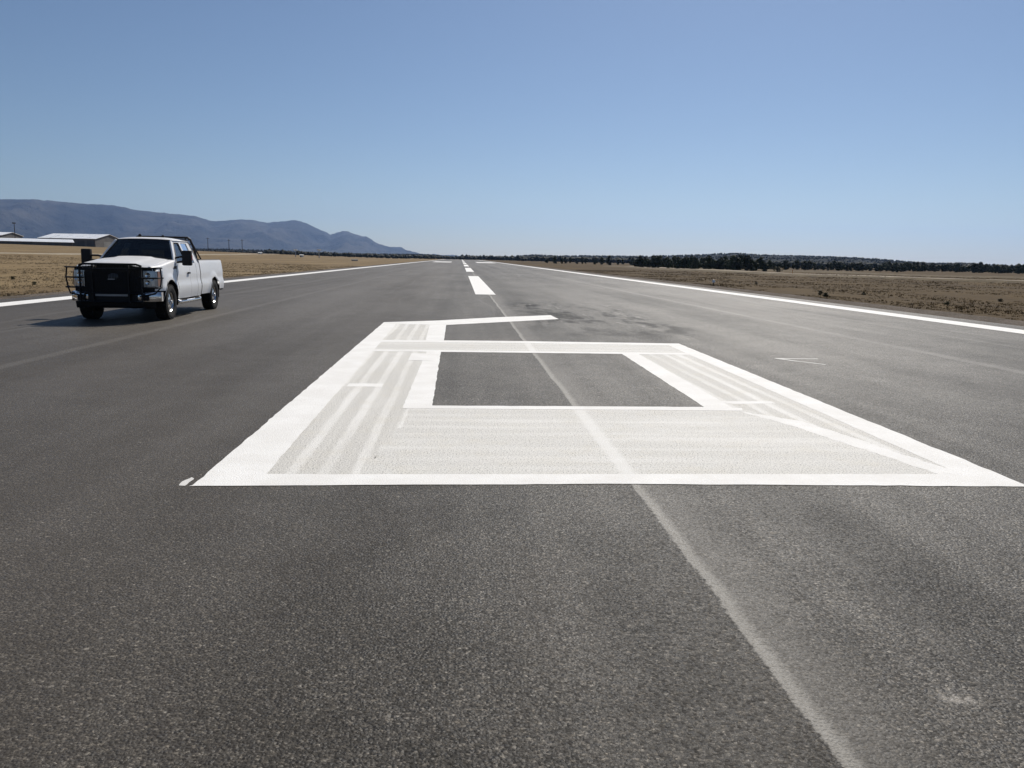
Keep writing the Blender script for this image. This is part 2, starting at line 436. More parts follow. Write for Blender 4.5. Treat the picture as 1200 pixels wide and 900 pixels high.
for k in range(11):
    y = 37.4+61.2*k
    sheet('centreline_dash', rect(CX-.46, CX+.46, y, y+37.6), Z1, 'fresh_paint', runway, .008, .3)
for x0, x1 in ((-9.9, -3.4), (5.7, 12.2)):
    sheet('aiming_point_block', rect(x0, x1, 283, 330), Z1, 'fresh_paint', runway, .01, 1.)

num = sheet('runway_number', [(-1.80, 5.82), (4.20, 5.82), (3.25, 8.85), (-.40, 8.85), (-.40, 20.0), (-1.85, 20.3)], .0009, 'thin_paint_along', runway)
num['label'] = 'large white painted figure 6 on the asphalt, its upper stroke unfinished'
# thin first coat
sheet('stem_coat', [(-1.75, 5.8), (-.52, 5.8), (-.50, 9.0), (-.45, 20.2), (-1.80, 20.3)], Z1, 'thin_paint_along', num)
_stair = [(-.52, 5.8), (4.2, 5.8), (3.22, 8.88), (-.48, 8.88), (-.47, 7.9), (-.60, 7.7), (-.58, 7.1), (-.66, 7.0), (-.62, 6.5), (-.72, 6.3)]
sheet('base_coat', _stair, Z2, 'thin_paint_across', num)
sheet('bowl_coat', [(4.2, 5.8), (4.30, 14.5), (2.95, 14.5), (2.80, 8.9), (3.24, 8.7)], Z1, 'thin_paint_along', num)
sheet('crossbar_coat', [(-1.6, 14.4), (4.3, 14.4), (4.3, 16.1), (-1.6, 16.1)], Z2, 'thin_paint_across', num)
# bright second coat outlines
sheet('outline_stroke', [(-1.88, 5.74), (-1.44, 6.0), (-1.50, 14.0), (-1.56, 20.40), (-1.90, 20.52)], Z3, 'fresh_paint', num, .012)
sheet('outline_stroke', [(-1.90, 5.73), (1.2, 5.80), (4.30, 5.74), (4.12, 6.10), (1.2, 6.08), (-1.50, 6.05)], Z4, 'fresh_paint', num, .012)
sheet('outline_stroke', [(4.30, 5.74), (4.40, 16.18), (4.10, 16.1), (3.98, 6.1)], Z3, 'fresh_paint', num, .012)
sheet('outline_stroke', [(-.62, 8.80), (3.15, 8.80), (3.20, 8.97), (2.8, 9.02), (-.30, 8.98), (-.60, 8.98)], Z4, 'fresh_paint', num, .010)
sheet('outline_stroke', [(-.62, 8.9), (-.30, 8.97), (-.33, 14.4), (-.58, 14.4)], Z3, 'fresh_paint', num, .010)
sheet('outline_stroke', [(2.78, 8.98), (3.10, 8.98), (3.16, 14.4), (2.86, 14.3)], Z3, 'fresh_paint', num, .010)
sheet('outline_stroke', [(-1.7, 14.24), (2.86, 14.24), (4.32, 14.22), (4.32, 14.52), (-1.7, 14.50)], Z4, 'fresh_paint', num, .010)
sheet('outline_stroke', [(-1.75, 15.80), (1.2, 15.9), (4.39, 15.82), (4.40, 16.2), (1.2, 16.3), (-1.75, 16.2)], Z4, 'fresh_paint', num, .010)
sheet('outline_stroke', [(-.68, 16.25), (-.32, 16.25), (-.34, 20.05), (-.74, 20.05)], Z3, 'fresh_paint', num, .010)
sheet('top_stroke', [(-1.90, 20.1), (-.34, 20.02), (.8, 20.95), (2.72, 22.55), (2.66, 24.1), (1.0, 22.9), (-.6, 21.4), (-1.90, 20.6)], Z4, 'fresh_paint', num, .014)
# stair of overlapped roller passes along the lower stem / base joint
for (x0, x1, y0, y1) in ((-.75, -.30, 5.95, 6.55), (-.68, -.40, 6.5, 7.05), (-.60, -.42, 7.0, 7.75), (-.55, -.40, 7.7, 8.85)):
    sheet('roller_pass', rect(x0, x1, y0, y1), Z3, 'thin_paint_across', num, .012, .05)
sheet('roller_pass', rect(-1.42, -.98, 10.3, 10.55), Z2, 'fresh_paint', num, .012)
sheet('roller_pass', rect(-.82, -.42, 13.0, 13.95), Z4+.0006, 'fresh_paint', num, .004)['label'] = 'small bluish white test patch of paint'
sheet('roller_pass', [(3.2, 9.25), (3.72, 9.3), (3.72, 9.44), (3.0, 9.42)], Z2, 'fresh_paint', num, .02)
sheet('roller_pass', [(3.1, 8.78), (3.6, 8.2), (4.02, 6.1), (3.80, 6.1), (3.38, 8.0)], Z3, 'fresh_paint', num, .03, .06)
sheet('overspray_blob', [(-1.975, 5.75), (-1.93, 5.74), (-1.93, 5.84), (-1.925, 5.93), (-1.955, 5.97), (-1.985, 5.86)], Z1, 'chalk', num, .008, .03)
# chalk setting-out mark on the bare asphalt to the right
ch = sheet('chalk_mark', [(5.48, 13.78), (6.24, 13.80), (6.24, 13.88), (5.75, 13.87), (5.5, 13.90)], Z1, 'chalk', runway, .02, .05)
ch['label'] = 'white chalk arrow scrawled on bare asphalt'
sheet('chalk_mark', [(5.45, 13.86), (5.62, 13.52), (5.98, 13.02), (6.04, 13.06), (5.70, 13.55), (5.55, 13.88)], Z2, 'chalk', runway, .02, .05)

# ---- pale dirt road in the left field, earth banks in the right field
def strip(name, pts, wid, mat, lift=.05, crown=0., seg=2.0):
    V = []; Fc = []; P = []
    for a, b in zip(pts, pts[1:]):
        a, b = Vector(a), Vector(b); k = max(1, int((b-a).length/seg)); P += [a+(b-a)*i/k for i in range(k)]
    P.append(Vector(pts[-1])); m = 7
    for i, p in enumerate(P):
        d = (P[min(i+1, len(P)-1)]-P[max(i-1, 0)]).normalized(); nr = Vector((-d.y, d.x))
        ww = wid*(1+.3*mnoise.noise(Vector((p.x*.05, p.y*.05, 2))))
        for j in range(m):
            t = j/(m-1)*2-1; q = p+nr*t*ww/2
            V.append((q.x, q.y, terr(q.x, q.y)+lift*(1 if abs(t) < .99 else -2)+crown*(1-t*t)*(1+.35*mnoise.noise(Vector((q.x*.2, q.y*.2, 8))))))
    Fc = [(i*m+j, i*m+j+1, (i+1)*m+j+1, (i+1)*m+j) for i in range(len(P)-1) for j in range(m-1)]
    return structure(mesh(name, V, Fc, mat, smooth=True))
strip('dirt_road', [(-150, 115), (-92, 165), (-88, 230), (-110, 420), (-140, 640)], 6., 'pale_dirt', .12, 0, 4)
strip('earth_bank', [(85, 42), (64, 84), (52, 108), (44, 150), (42, 230)], 4.5, 'bank_soil', .02, .28)
strip('dirt_road', [(100, 66), (72, 110), (58, 150), (52, 260)], 9., 'pale_dirt', .06, 0, 3)
strip('earth_bank', [(118, 96), (88, 140), (70, 190), (64, 240)], 6., 'bank_soil', .02, .30)

# ------------------------------------------------------------------ mountains and wooded hills
MT = [(-260, 240), (-160, 238), (-80, 236), (0, 233.5), (40, 233.5), (70, 236), (100, 239), (130, 240), (160, 246), (185, 249), (210, 251), (232, 254), (250, 259.5), (265, 258.5),
      (283, 257), (300, 258.5), (312, 261), (345, 258), (352, 259), (362, 263), (375, 269), (388, 275), (396, 272), (401, 270.5), (411, 272.5), (425, 277), (430, 277), (436, 281), (444, 286.5), (450, 287.5),
      (458, 289.5), (470, 289.5), (478, 293.5), (484, 294.3), (490, 296.5), (500, 299), (540, 303)]
HL = [(-400, 288), (-100, 286), (150, 289), (260, 290), (321, 291.5), (370, 294), (420, 295.5), (470, 296), (500, 296.2), (512, 297.2), (530, 299), (560, 300), (582, 300.4), (602, 298.4), (622, 297), (632, 296.7),
      (650, 298), (690, 297.8), (720, 298.2), (755, 298.3), (790, 297.6), (820, 296.6), (845, 295.2), (862, 294.9), (880, 296), (900, 296.9), (930, 297.4), (965, 298.6), (1000, 299.8),
      (1030, 301.5), (1050, 303.2), (1075, 305.5), (1100, 306.4), (1130, 306), (1155, 307.5), (1200, 310), (1280, 311), (1400, 309), (1700, 305)]
def polar_profile(tab):
    out = []
    for px, py in tab:
        out.append(azel(px, py))
    return sorted(out)
MTA, HLA = polar_profile(MT), polar_profile(HL)
def ridged(p, o=5):
    return mnoise.fractal(p, .9, 2.1, o)
RM = 11500.
V = []; na, nr = 620, 90; a0, a1 = radians(-80), MTA[-1][0]
for i in range(na+1):
    a = a0+(a1-a0)*i/na
    jag = .0006*mnoise.fractal(Vector((a*130, 0, 3)), .8, 2.1, 4)*(1.6 if a > -.17 else 1)
    H = CAMH+RM*tan(lerp_tab(MTA, a)+jag)+8
    for j in range(nr+1):
        r = 7600+(14200-7600)*j/nr
        s = max(0., 1-abs(r-RM)/(3000. if r < RM else 2600.))
        x, y = r*sin(a), r*cos(a)
        n = ridged(Vector((x/1500, y/1500, 1.3))); n2 = ridged(Vector((x/420, y/420, 6)), 4)
        spur = 1-abs(mnoise.noise(Vector((x/1100, y/2600, 2.))))*1.9
        k = s**1.25
        m = k+(1-k)*k*(1.25*spur-.75+.7*n)
        z = -12+(H+12)*max(0., min(1.0, m))
        if j and s < 1: z += 80*n2*min(1, 4*k*(1-k))
        lim = tan(lerp_tab(MTA, a)+jag)*r+CAMH
        V.append((x, y, min(z, max(lim, -12)) if H > 30 else z))
Fc = [(i*(nr+1)+j, (i+1)*(nr+1)+j, (i+1)*(nr+1)+j+1, i*(nr+1)+j+1) for i in range(na) for j in range(nr)]
structure(mesh('mountains', V, Fc, 'mountain_slope', smooth=True))

RH = 1900.
def hill_z(a, r):
    H = CAMH+RH*tan(lerp_tab(HLA, a))
    x, y = r*sin(a), r*cos(a)
    s = sst(870, RH, r)*(1-.5*sst(RH+300, 3400, r))
    n = mnoise.fractal(Vector((x/420, y/420, 3)), 1., 2., 4)
    m = s+s*(1-s)*.9*n
    z = -4+(H+4-4.0)*m
    return min(z, CAMH+r*tan(lerp_tab(HLA, a))-3.4 if r > 1300 else z)-1
V = []; na, nr = 560, 46; a0, a1 = radians(-80), radians(80)
for i in range(na+1):
    a = a0+(a1-a0)*i/na
    for j in range(nr+1):
        r = 850+(3400-850)*(j/nr)**1.2
        V.append((r*sin(a), r*cos(a), hill_z(a, r)))
Fc = [(i*(nr+1)+j, (i+1)*(nr+1)+j, (i+1)*(nr+1)+j+1, i*(nr+1)+j+1) for i in range(na) for j in range(nr)]
structure(mesh('hills', V, Fc, 'wooded_slope', smooth=True))

# far woods on the hills: too far and too many to pick apart
def ico():
    bm = bmesh.new(); bmesh.ops.create_icosphere(bm, subdivisions=1, radius=1)
    v = [Vector(q.co) for q in bm.verts]; f = [tuple(q.index for q in g.verts) for g in bm.faces]; bm.free(); return v, f
IV, IF = ico()
def blob(V, F, x, y, z, w, h, rnd):
    o = len(V); ph = rnd.random()*6
    for p in IV:
        k = 1+.35*mnoise.noise(Vector((p.x*1.7+ph, p.y*1.7, p.z*1.7+x)))
        V.append((x+p.x*w*k, y+p.y*w*k, z+h*.46+p.z*h*.54*k*(1 if p.z < 0 else 1.05)))
    F += [(a+o, b+o, c+o) for a, b, c in IF]
rnd = random.Random(3); V, Fc = [], []
for i in range(9000):
    a = radians(rnd.uniform(-34, 40)); r = 900*(2150/900)**(rnd.random()**.8)
    dens = mnoise.noise(Vector((r*sin(a)/160, r*cos(a)/160, 5)))
    if dens < -.28 and rnd.random() < .8: continue
    h = rnd.uniform(2.0, 3.6)
    z = hill_z(a, r) if r > 950 else terr(r*sin(a), r*cos(a))
    blob(V, Fc, r*sin(a), r*cos(a), z-.3, h*rnd.uniform(.42, .7), h, rnd)
o = stuff(mesh('far_woods', V, Fc, 'far_leaf', smooth=False)); tag(o, 'dark far-off evergreen woods covering the low hills', 'woods')
# band of woods between the airfield and the hills
V, Fc = [], []
for i in range(2600):
    a = radians(rnd.uniform(-34, 40)); r = rnd.uniform(640, 960)
    if math.degrees(a) < -13: continue
    if abs(r*sin(a)) < 45 and r < 760: continue
    h = rnd.uniform(2.6, 5.2)*(.8 if a < 0 else 1)
    blob(V, Fc, r*sin(a), r*cos(a), terr(r*sin(a), r*cos(a))-.3, h*rnd.uniform(.45, .75), h, rnd)
o = stuff(mesh('woods_edge', V, Fc, 'far_leaf')); tag(o, 'dark band of low woods past the end of the airfield', 'woods')

# ------------------------------------------------------------------ trees one can tell apart
def make_crown(seed, h, wd, n=620, leaf=.20):
    rnd = random.Random(seed); V, Fc = [], []
    lobes = []
    for k in range(11):
        t = rnd.uniform(.10, .90); rad = wd*.5*(1-abs(t-.40)*.85)
        ang = rnd.uniform(0, 2*pi); off = rad*rnd.uniform(.25, .72)
        lobes.append((off*cos(ang), off*sin(ang), h*t, rad*rnd.uniform(.45, .72), h*rnd.uniform(.13, .22)))
    lobes.append((0, 0, h*.86, wd*.2, h*.15)); lobes.append((0, 0, h*.45, wd*.34, h*.32))
    for i in range(n):
        lx, ly, lz, lr, lh = rnd.choice(lobes)
        th = rnd.uniform(0, 2*pi); cz = rnd.uniform(-1, 1); s = sqrt(1-cz*cz); k = rnd.random()**.35
        p = Vector((lx+lr*s*cos(th)*k, ly+lr*s*sin(th)*k, max(.06, lz+lh*cz*k)))
        nrm = Vector((s*cos(th), s*sin(th), cz+.3))+Vector((rnd.uniform(-.7, .7), rnd.uniform(-.7, .7), rnd.uniform(-.5, .7)))
        nrm.normalize(); t1 = nrm.orthogonal().normalized(); t1.rotate(Matrix.Rotation(rnd.uniform(0, 6.28), 3, nrm)); t2 = nrm.cross(t1)
        sz = leaf*rnd.uniform(.6, 1.5); o = len(V)
        V += [p-t1*sz, p+t2*sz*.6+nrm*sz*.15, p+t1*sz*1.1, p-t2*sz*.6-nrm*sz*.1]
        Fc.append((o, o+1, o+2, o+3))
    return V, Fc
def make_trunk(seed, h):
    rnd = random.Random(seed); bm = bmesh.new()
    tube(bm, [(0, 0, -.15), (.03, .02, h*.2), (.05*rnd.uniform(-2, 2), .04, h*.5), (0, .05, h*.85)], [.15, .12, .08, .02], 7)
    for k in range(5):
        a = rnd.uniform(0, 6.28); z = h*rnd.uniform(.12, .55); L = h*rnd.uniform(.2, .36)
        tube(bm, [(0, 0, z), (L*.5*cos(a), L*.5*sin(a), z+L*.35), (L*cos(a), L*sin(a), z+L*.8)], [.06, .045, .012], 5)
    me = bpy.data.meshes.new('trunk'); bm.to_mesh(me); bm.free(); me.materials.append(MAT['bark']); return me
KINDS = []
for k, (h, wd) in enumerate(((3.6, 3.0), (4.2, 3.1), (3.0, 3.2), (3.8, 2.5), (2.6, 2.7), (4.4, 3.6))):
    V, Fc = make_crown(40+k, h, wd, 640, .21)
    me = bpy.data.meshes.new('crown'); me.from_pydata([tuple(v) for v in V], [], Fc); me.materials.append(MAT['juniper_leaf'])
    KINDS.append((me, make_trunk(90+k, h)))
SHR = []
for k in range(3):
    V, Fc = make_crown(140+k, 1.1, 1.7, 260, .12)
    me = bpy.data.meshes.new('crown'); me.from_pydata([tuple(v) for v in V], [], Fc); me.materials.append(MAT['scrub_leaf'])
    SHR.append((me, make_trunk(190+k, 1.0)))
def tree(name, kind, x, y, sc, rz, label, cat, group):
    e = empty(name, (x, y, terr(x, y)-.04), rz); e.scale = (sc, sc, sc); tag(e, label, cat, group)
    link(bpy.data.objects.new('crown', kind[0]), e); link(bpy.data.objects.new('trunk', kind[1]), e)
    return e
rnd = random.Random(11)
def px_tree(px, dist):
    a, _ = azel(px, 318); return dist*sin(a), dist*cos(a)
# dense belt beyond the field on the right
for i in range(64):
    px = 742+(903-742)*(i+rnd.uniform(.1, .9))/64; d = rnd.choice((186, 194, 203, 214))+rnd.uniform(-4, 4)+(905-px)*.22
    x, y = px_tree(px, d)
    tree('juniper_tree', rnd.choice(KINDS), x, y, rnd.uniform(.66, .86), rnd.uniform(0, 6.28), 'dark juniper tree packed in the dense belt behind the grass field', 'tree', 'junipers in the dense belt')
# looser row on the rise beyond the bank
for i in range(48):
    px = 900+(1060-900)*(i+rnd.uniform(0, 1))/48; d = rnd.uniform(265, 350)
    x, y = px_tree(px, d)
    tree('juniper_tree', rnd.choice(KINDS), x, y, rnd.uniform(.55, .85), rnd.uniform(0, 6.28), 'juniper in the loose row on tan scrub beyond the earth bank', 'tree', 'junipers in the loose row')
# close-set line further off
for i in range(84):
    px = 1035+(1235-1035)*(i+rnd.uniform(0, 1))/84; d = rnd.uniform(330, 420)
    x, y = px_tree(px, d)
    tree('juniper_tree', rnd.choice(KINDS), x, y, rnd.uniform(.72, .9), rnd.uniform(0, 6.28), 'juniper in the long unbroken dark line closing off the field', 'tree', 'junipers in the unbroken line')
for i in range(16):
    px = 640+(745-640)*(i+rnd.uniform(0, 1))/16; d = rnd.uniform(300, 430)
    x, y = px_tree(px, d)
    tree('juniper_tree', rnd.choice(KINDS), x, y, rnd.uniform(.5, .85), rnd.uniform(0, 6.28), 'small juniper scattered in the grass between runway and dense belt', 'tree', 'scattered small junipers')
for px, py, sc in ((961, 345, .26), (968, 347, .24), (903, 316, 1.2), (911, 318.5, 1.1), (1012, 345, .18), (886, 332.5, .2), (1110, 356, .18), (1172, 352, .18), (15, 326, .2), (40, 333, .18)):
    q = gpt(px, py); tree('scrub_bush', rnd.choice(SHR), q.x, q.y, sc, rnd.uniform(0, 6), 'low olive-brown scrub bush in the dry grass', 'bush', 'scrub bushes in the grass')

# dry grass tufts
def tufts(name, side, n, label):
    rnd = random.Random(side*5+50); V, Fc = [], []
    for i in range(n):
        d = rnd.random()
        x = (17.0 if side > 0 else 15.6)+.2+85*d**2.2+(rnd.random()**3)*.8
        y = 12+ 120*rnd.random()**1.25+ d*30
        g = mnoise.noise(Vector((x*.22*side, y*.16, 1)))+.6*mnoise.noise(Vector((x*.9, y*.7, 2)))
        if g < -.12: continue
        x *= side
        z = terr(x, y); hh = (.03+.045*max(0, g+.2))*rnd.uniform(.6, 1.5)*(1+d*.6)
        for k in range(6):
            a = rnd.uniform(0, 6.28); q = rnd.uniform(0, .07)*(1+d*2); wx, wy = cos(a), sin(a); lean = hh*rnd.uniform(.4, 1.3)
            bx, by = x+q*cos(a*3), y+q*sin(a*3); wd = .008*(1+2.2*d)
            o = len(V)
            V += [(bx-wy*wd, by+wx*wd, z-.02), (bx+wy*wd, by-wx*wd, z-.02), (bx+wx*lean, by+wy*lean, z+hh*rnd.uniform(.7, 1.1))]
            Fc.append((o, o+1, o+2))
    o = stuff(mesh(name, V, Fc, 'straw')); tag(o, label, 'grass')
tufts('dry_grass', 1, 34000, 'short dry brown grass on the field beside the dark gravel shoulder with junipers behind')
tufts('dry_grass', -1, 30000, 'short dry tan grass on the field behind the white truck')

# ------------------------------------------------------------------ buildings and field furniture
def hangar(px0, px1, dist, hgt, rh, depth, label, doors, turn=.975):
    a0, _ = azel(px0, 290); a1, _ = azel(px1, 290)
    A = Vector((dist*sin(a0), dist*cos(a0), 0)); B = Vector((dist*turn*sin(a1), dist*turn*cos(a1), 0))
    L = (B-A).length; e = empty('hangar', (A.x, A.y, min(terr(A.x, A.y), terr(B.x, B.y))-.2), atan2(B.y-A.y, B.x-A.x))
    tag(e, label, 'hangar')
    bm = bmesh.new()          # local: x along front, y away
    P = [(0, 0), (L, 0), (L, depth), (0, depth)]
    lo = [bm.verts.new((x, y, 0)) for x, y in P]; hi = [bm.verts.new((x, y, hgt)) for x, y in P]
    for i in range(4): bm.faces.new((lo[i], lo[(i+1) % 4], hi[(i+1) % 4], hi[i]))
    ra, rb = bm.verts.new((0, depth/2, hgt+rh)), bm.verts.new((L, depth/2, hgt+rh))
    bm.faces.new((hi[1], hi[2], rb)); bm.faces.new((hi[3], hi[0], ra))
    from_bm('wall', bm, 'hangar_wall', e)
    for nm, y0, z0, y1, z1 in (('roof_panel', -.8, hgt-rh*.06, depth/2, hgt+rh+.1), ('roof_panel', depth+.8, hgt-rh*.06, depth/2, hgt+rh+.1)):
        grid(nm, [[(-.6, y0, z0), (-.6, y1, z1)], [(L+.6, y0, z0), (L+.6, y1, z1)]], 'white_roof', e, False, .18)
    k = max(2, doors); wd = L/k
    for i in range(k):
        bm = bmesh.new(); box(bm, (i*wd+wd*.12, -.10, 0), (i*wd+wd*.88, -.003, hgt*.80)); from_bm('hangar_door', bm, 'hangar_door' if i % 3 else 'hangar_wall', e)
    bm = bmesh.new(); box(bm, (L+.003, depth*.3, 0), (L+.08, depth*.7, hgt*.7)); from_bm('side_door', bm, 'hangar_wall_pale', e)
    return e
hangar(46, 112, 600, 5.4, 3.0, 40, 'long grey hangar with bright white pitched roof, the taller of the row', 6)
hangar(-60, 86, 520, 2.35, 1.5, 24, 'low long hangar with thin white roof in front of the taller one', 9, 1.0)
hangar(-70, 2, 640, 6.6, 2.0, 30, 'hangar with white roof only just showing above the low hangar', 4)

def pole(px, py0, py1, dist, label, kind):
    a, e0 = azel(px, py0); _, e1 = azel(px, py1)
    x, y = dist*sin(a), dist*cos(a); z = terr(x, y)-.1; top = CAMH+dist*tan(e1)
    e = empty('utility_pole' if kind != 'lamp' else 'floodlight_pole', (x, y, z)); tag(e, label, 'pole', 'distant poles' if kind == 'wood' else None)
    h = top-z; bm = bmesh.new(); tube(bm, [(0, 0, -.3), (0, 0, h)], [.24, .16], 8); from_bm('post', bm, 'pole_wood' if kind == 'wood' else 'grey_metal' if kind == 'pale' else 'cabinet_dark', e)
    if kind == 'wood':
        bm = bmesh.new(); box(bm, (-1.1, -.26, h-.75), (1.1, -.13, h-.55)); from_bm('crossarm', bm, 'pole_wood', e)
        for q in (-.95, -.4, .4, .95):
            bm = bmesh.new(); lathe(bm, [(0, 0), (.05, .01), (.07, .1), (.04, .2), (0, .22)], 8, 'z', (q, -.2, h-.55)); from_bm('insulator', bm, 'hood_grey', e)
    else:
        bm = bmesh.new(); box(bm, (-.85, -.25, h-.1), (.85, .25, h+.12)); from_bm('crossarm', bm, 'cabinet_dark' if kind == 'lamp' else 'marker_white', e)
        for q in (-.65, 0, .65):
            bm = bmesh.new(); box(bm, (q-.26, -.5, h+.13), (q+.26, -.05, h+.6), .04); from_bm('lamp_head', bm, 'cabinet_dark' if kind == 'lamp' else 'marker_white', e)
pole(18, 282, 262, 560, 'tall dark floodlight pole beside the hangars', 'lamp')
for px, t, d in ((244, 278.5, 620), (268.6, 280.5, 620), (284, 280.5, 640)):
    pole(px, 297, t, d, 'dark wooden utility pole with crossarm in the field beyond the truck', 'wood')
pole(346.5, 299, 293.5, 420, 'short pale mast beside the small white equipment shed', 'pale')
pole(374, 300.5, 293.5, 400, 'pale mast with light heads standing alone in the grass', 'pale')

def shed(px, dist, w, h, label, name, wm, rm):
    a, _ = azel(px, 299); x, y = dist*sin(a), dist*cos(a); e = empty(name, (x, y, terr(x, y)-.1), -a); tag(e, label, 'shed')
    bm = bmesh.new(); box(bm, (-w/2, -w*.35, -.1), (w/2, w*.35, h)); from_bm('wall', bm, wm, e)
    grid('roof', [[(-w*.58, -w*.45, h+.02), (-w*.58, 0, h+.35), (-w*.58, w*.45, h+.02)], [(w*.58, -w*.45, h+.02), (w*.58, 0, h+.35), (w*.58, w*.45, h+.02)]], rm, e, False, .06)
    bm = bmesh.new(); box(bm, (-w*.42, -w*.35-.04, 0), (-w*.08, -w*.35-.003, h*.85)); from_bm('door', bm, 'cabinet_dark', e)
shed(353.5, 420, 1.7, 1.0, 'tiny white equipment shed in the dry grass', 'equipment_shed', 'marker_white', 'marker_white')
shed(305, 520, 2.2, .9, 'small white hut by the pale dirt road', 'equipment_hut', 'marker_white', 'marker_white')
shed(415.5, 270, 1.9, .35, 'low dark brown box in the grass beside the runway edge line', 'equipment_box', 'cabinet_dark', 'cabinet_dark')

# runway edge light and stake
def edge_light(px, py, label):
    q = gpt(px, py); e = empty('runway_edge_light', (q.x, q.y, terr(q.x, q.y)-.02)); tag(e, label, 'runway light')
    bm = bmesh.new(); lathe(bm, [(0, -.05), (.16, -.05), (.16, .03), (.11, .05), (0, .05)], 16, 'z'); from_bm('base_can', bm, 'cabinet_dark', e)
    bm = bmesh.new(); lathe(bm, [(.028, .05), (.028, .26), (.055, .27), (.055, .29)], 10, 'z'); from_bm('stem', bm, 'cabinet_dark', e)
    bm = bmesh.new(); lathe(bm, [(.06, .29), (.10, .31), (.105, .37), (.08, .45), (.03, .50), (0, .51)], 14, 'z'); from_bm('lens', bm, 'marker_white', e, True)
edge_light(836, 335.5, 'white-domed runway edge light standing in dry grass by the gravel shoulder')
a, _ = azel(928.7, 318); e = empty('marker_stake', (150*sin(a), 150*cos(a), terr(150*sin(a), 150*cos(a))-.05)); tag(e, 'thin orange marker stake in front of the loose juniper row', 'stake')
bm = bmesh.new(); box(bm, (-.03, -.02, -.2), (.03, .02, .75), .006); from_bm('stake', bm, 'marker_orange', e)
bm = bmesh.new(); box(bm, (-.03, -.024, .60), (.10, -.021, .72)); from_bm('flag', bm, 'marker_orange', e)

# ------------------------------------------------------------------ the pickup truck
# local frame: +x forward, +y driver's side, front axle at x = 0
TR = empty('pickup_truck', (-8.07, 20.60, 0.0), radians(-90+2.0))
tag(TR, 'white extended-cab pickup truck with black grille guard parked on the runway', 'pickup truck')
WB = 4.06; RW = .425
YS = [(.35, .93), (.48, .972), (.62, 1.002), (.76, 1.014), (.81, 1.010), (.90, .982), (1.06, .984), (1.12, .978), (1.2, .970), (1.34, .95), (1.45, .925)]
def yside(x, z):
    y = lerp_tab(YS, z)
    if x > .35: y -= .14*((x-.35)/.5)**2
    for c, r in ((0, .55), (-WB, .53)):
        d = hypot(x-c, z-.43)
        y += .028*sst(r+.17, r+.01, d)
    return y
def ztop(x):
    if x > -.62: return 1.25+(.84-x)*.105
    return 1.36
def arch(x, c, r, lo):
    d = abs(x-c)
    return max(lo, .43+sqrt(max(0, r*r-d*d))) if d < r else lo
def spaced(a, b, n, extra=()):
    L = [a+(b-a)*i/n for i in range(n+1)]+[e for e in extra if min(a, b) < e < max(a, b)]
    return sorted(set(L), reverse=a > b)
def arch_x(c, r): return [c+r*cos(pi*k/18)*.999 for k in range(19)]
def panel(name, xs, zb, zt, s, mat='truck_white', top=None, rows=12, parent=TR, thick=.0):
    R = []
    for x in xs:
        b, t = zb(x), zt(x)
        R.append([(x, s*yside(x, b+(t-b)*j/rows), b+(t-b)*j/rows) for j in range(rows+1)]+([(x, s*yy, zz) for yy, zz in top(x)] if top else []))
    return grid(name, R, mat, parent, True, thick)
for s in (1, -1):
    # front fender, rolls over into the hood joint
    panel('front_fender', spaced(.82, -.61, 22, arch_x(0, .55)), lambda x: arch(x, 0, .55, .50 if x < 0 else .72), ztop, s,
          top=lambda x: [(yside(x, ztop(x))-.012, ztop(x)+.018), (yside(x, ztop(x))-.05, ztop(x)+.034), (.79 if x < .5 else .79-.1*(x-.5), ztop(x)+.040)])
    # doors and cab corner
    dr = panel('front_door', spaced(-.640, -1.74, 10), lambda x: .47, lambda x: 1.36, s)
    bm = bmesh.new(); box(bm, (-1.66, s*1.0-.012, 1.08), (-1.48, s*1.0+.022, 1.125), .008); from_bm('door_handle', bm, 'black_plastic', dr)
    panel('rear_door', spaced(-1.748, -2.36, 6), lambda x: .47, lambda x: 1.36, s)
    panel('cab_corner', spaced(-2.375, -2.70, 4), lambda x: .47, lambda x: 1.36, s)
    # black sills behind the gaps
    R = [[(x, s*(yside(x, z)-.035), z) for z in (.45, .8, 1.1, 1.36)] for x in (-.56, -1.2, -2.0, -2.74)]
    grid('door_liner', R, 'dark_underbody', TR)
    # bed side
    panel('bed_side', spaced(-2.76, -5.16, 26, arch_x(-WB, .53)), lambda x: arch(x, -WB, .53, .50 if x > -WB else .58), lambda x: 1.40, s,
          top=lambda x: [(yside(x, 1.40)-.01, 1.418), (yside(x, 1.40)-.09, 1.42), (yside(x, 1.40)-.10, 1.38), (yside(x, 1.40)-.10, .86)])
    grid('bed_rail_cap', [[(x, s*.925, 1.423), (x, s*.90, 1.44), (x, s*.83, 1.44), (x, s*.81, 1.423)] for x in (-2.77, -3.5, -4.4, -5.14)], 'black_plastic', TR)
    # wheel-arch liners
    for c, r in ((0, .55), (-WB, .53)):
        grid('wheel_well', [[(c+r*cos(pi*k/16), s*(1.0 if j == 0 else .45), .43+r*sin(pi*k/16)-.004) for j in (0, 1)] for k in range(-1, 18)], 'dark_underbody', TR)
        R = [[(c+(r-.006*j)*cos(pi*k/20), s*(yside(c+r*cos(pi*k/20), .43+r*sin(pi*k/20))+(.012 if j == 0 else .012)), .43+(r+.028-.04*j)*sin(pi*k/20)) for j in (0, 1)] for k in range(21)]
        grid('arch_lip', R, 'truck_white', TR)
# hood with raised dome
R = []
for i in range(15):
    x = .84-1.40*i/14; row = []
    for j in range(25):
        y = -.79+1.58*j/24; t = abs(y)/.79
        z = ztop(x)+.040+.052*(1-t**2.2)+.022*sst(.62, .50, t)
        xx = x+.07*(1-t*t)*(1 if i == 0 else max(0, 1-i/5))
        row.append((xx, y, z-(.045 if i == 0 else 0.006 if i == 1 else 0)))
    R.append(row)
grid('hood', R, 'truck_white', TR, thick=-.012)
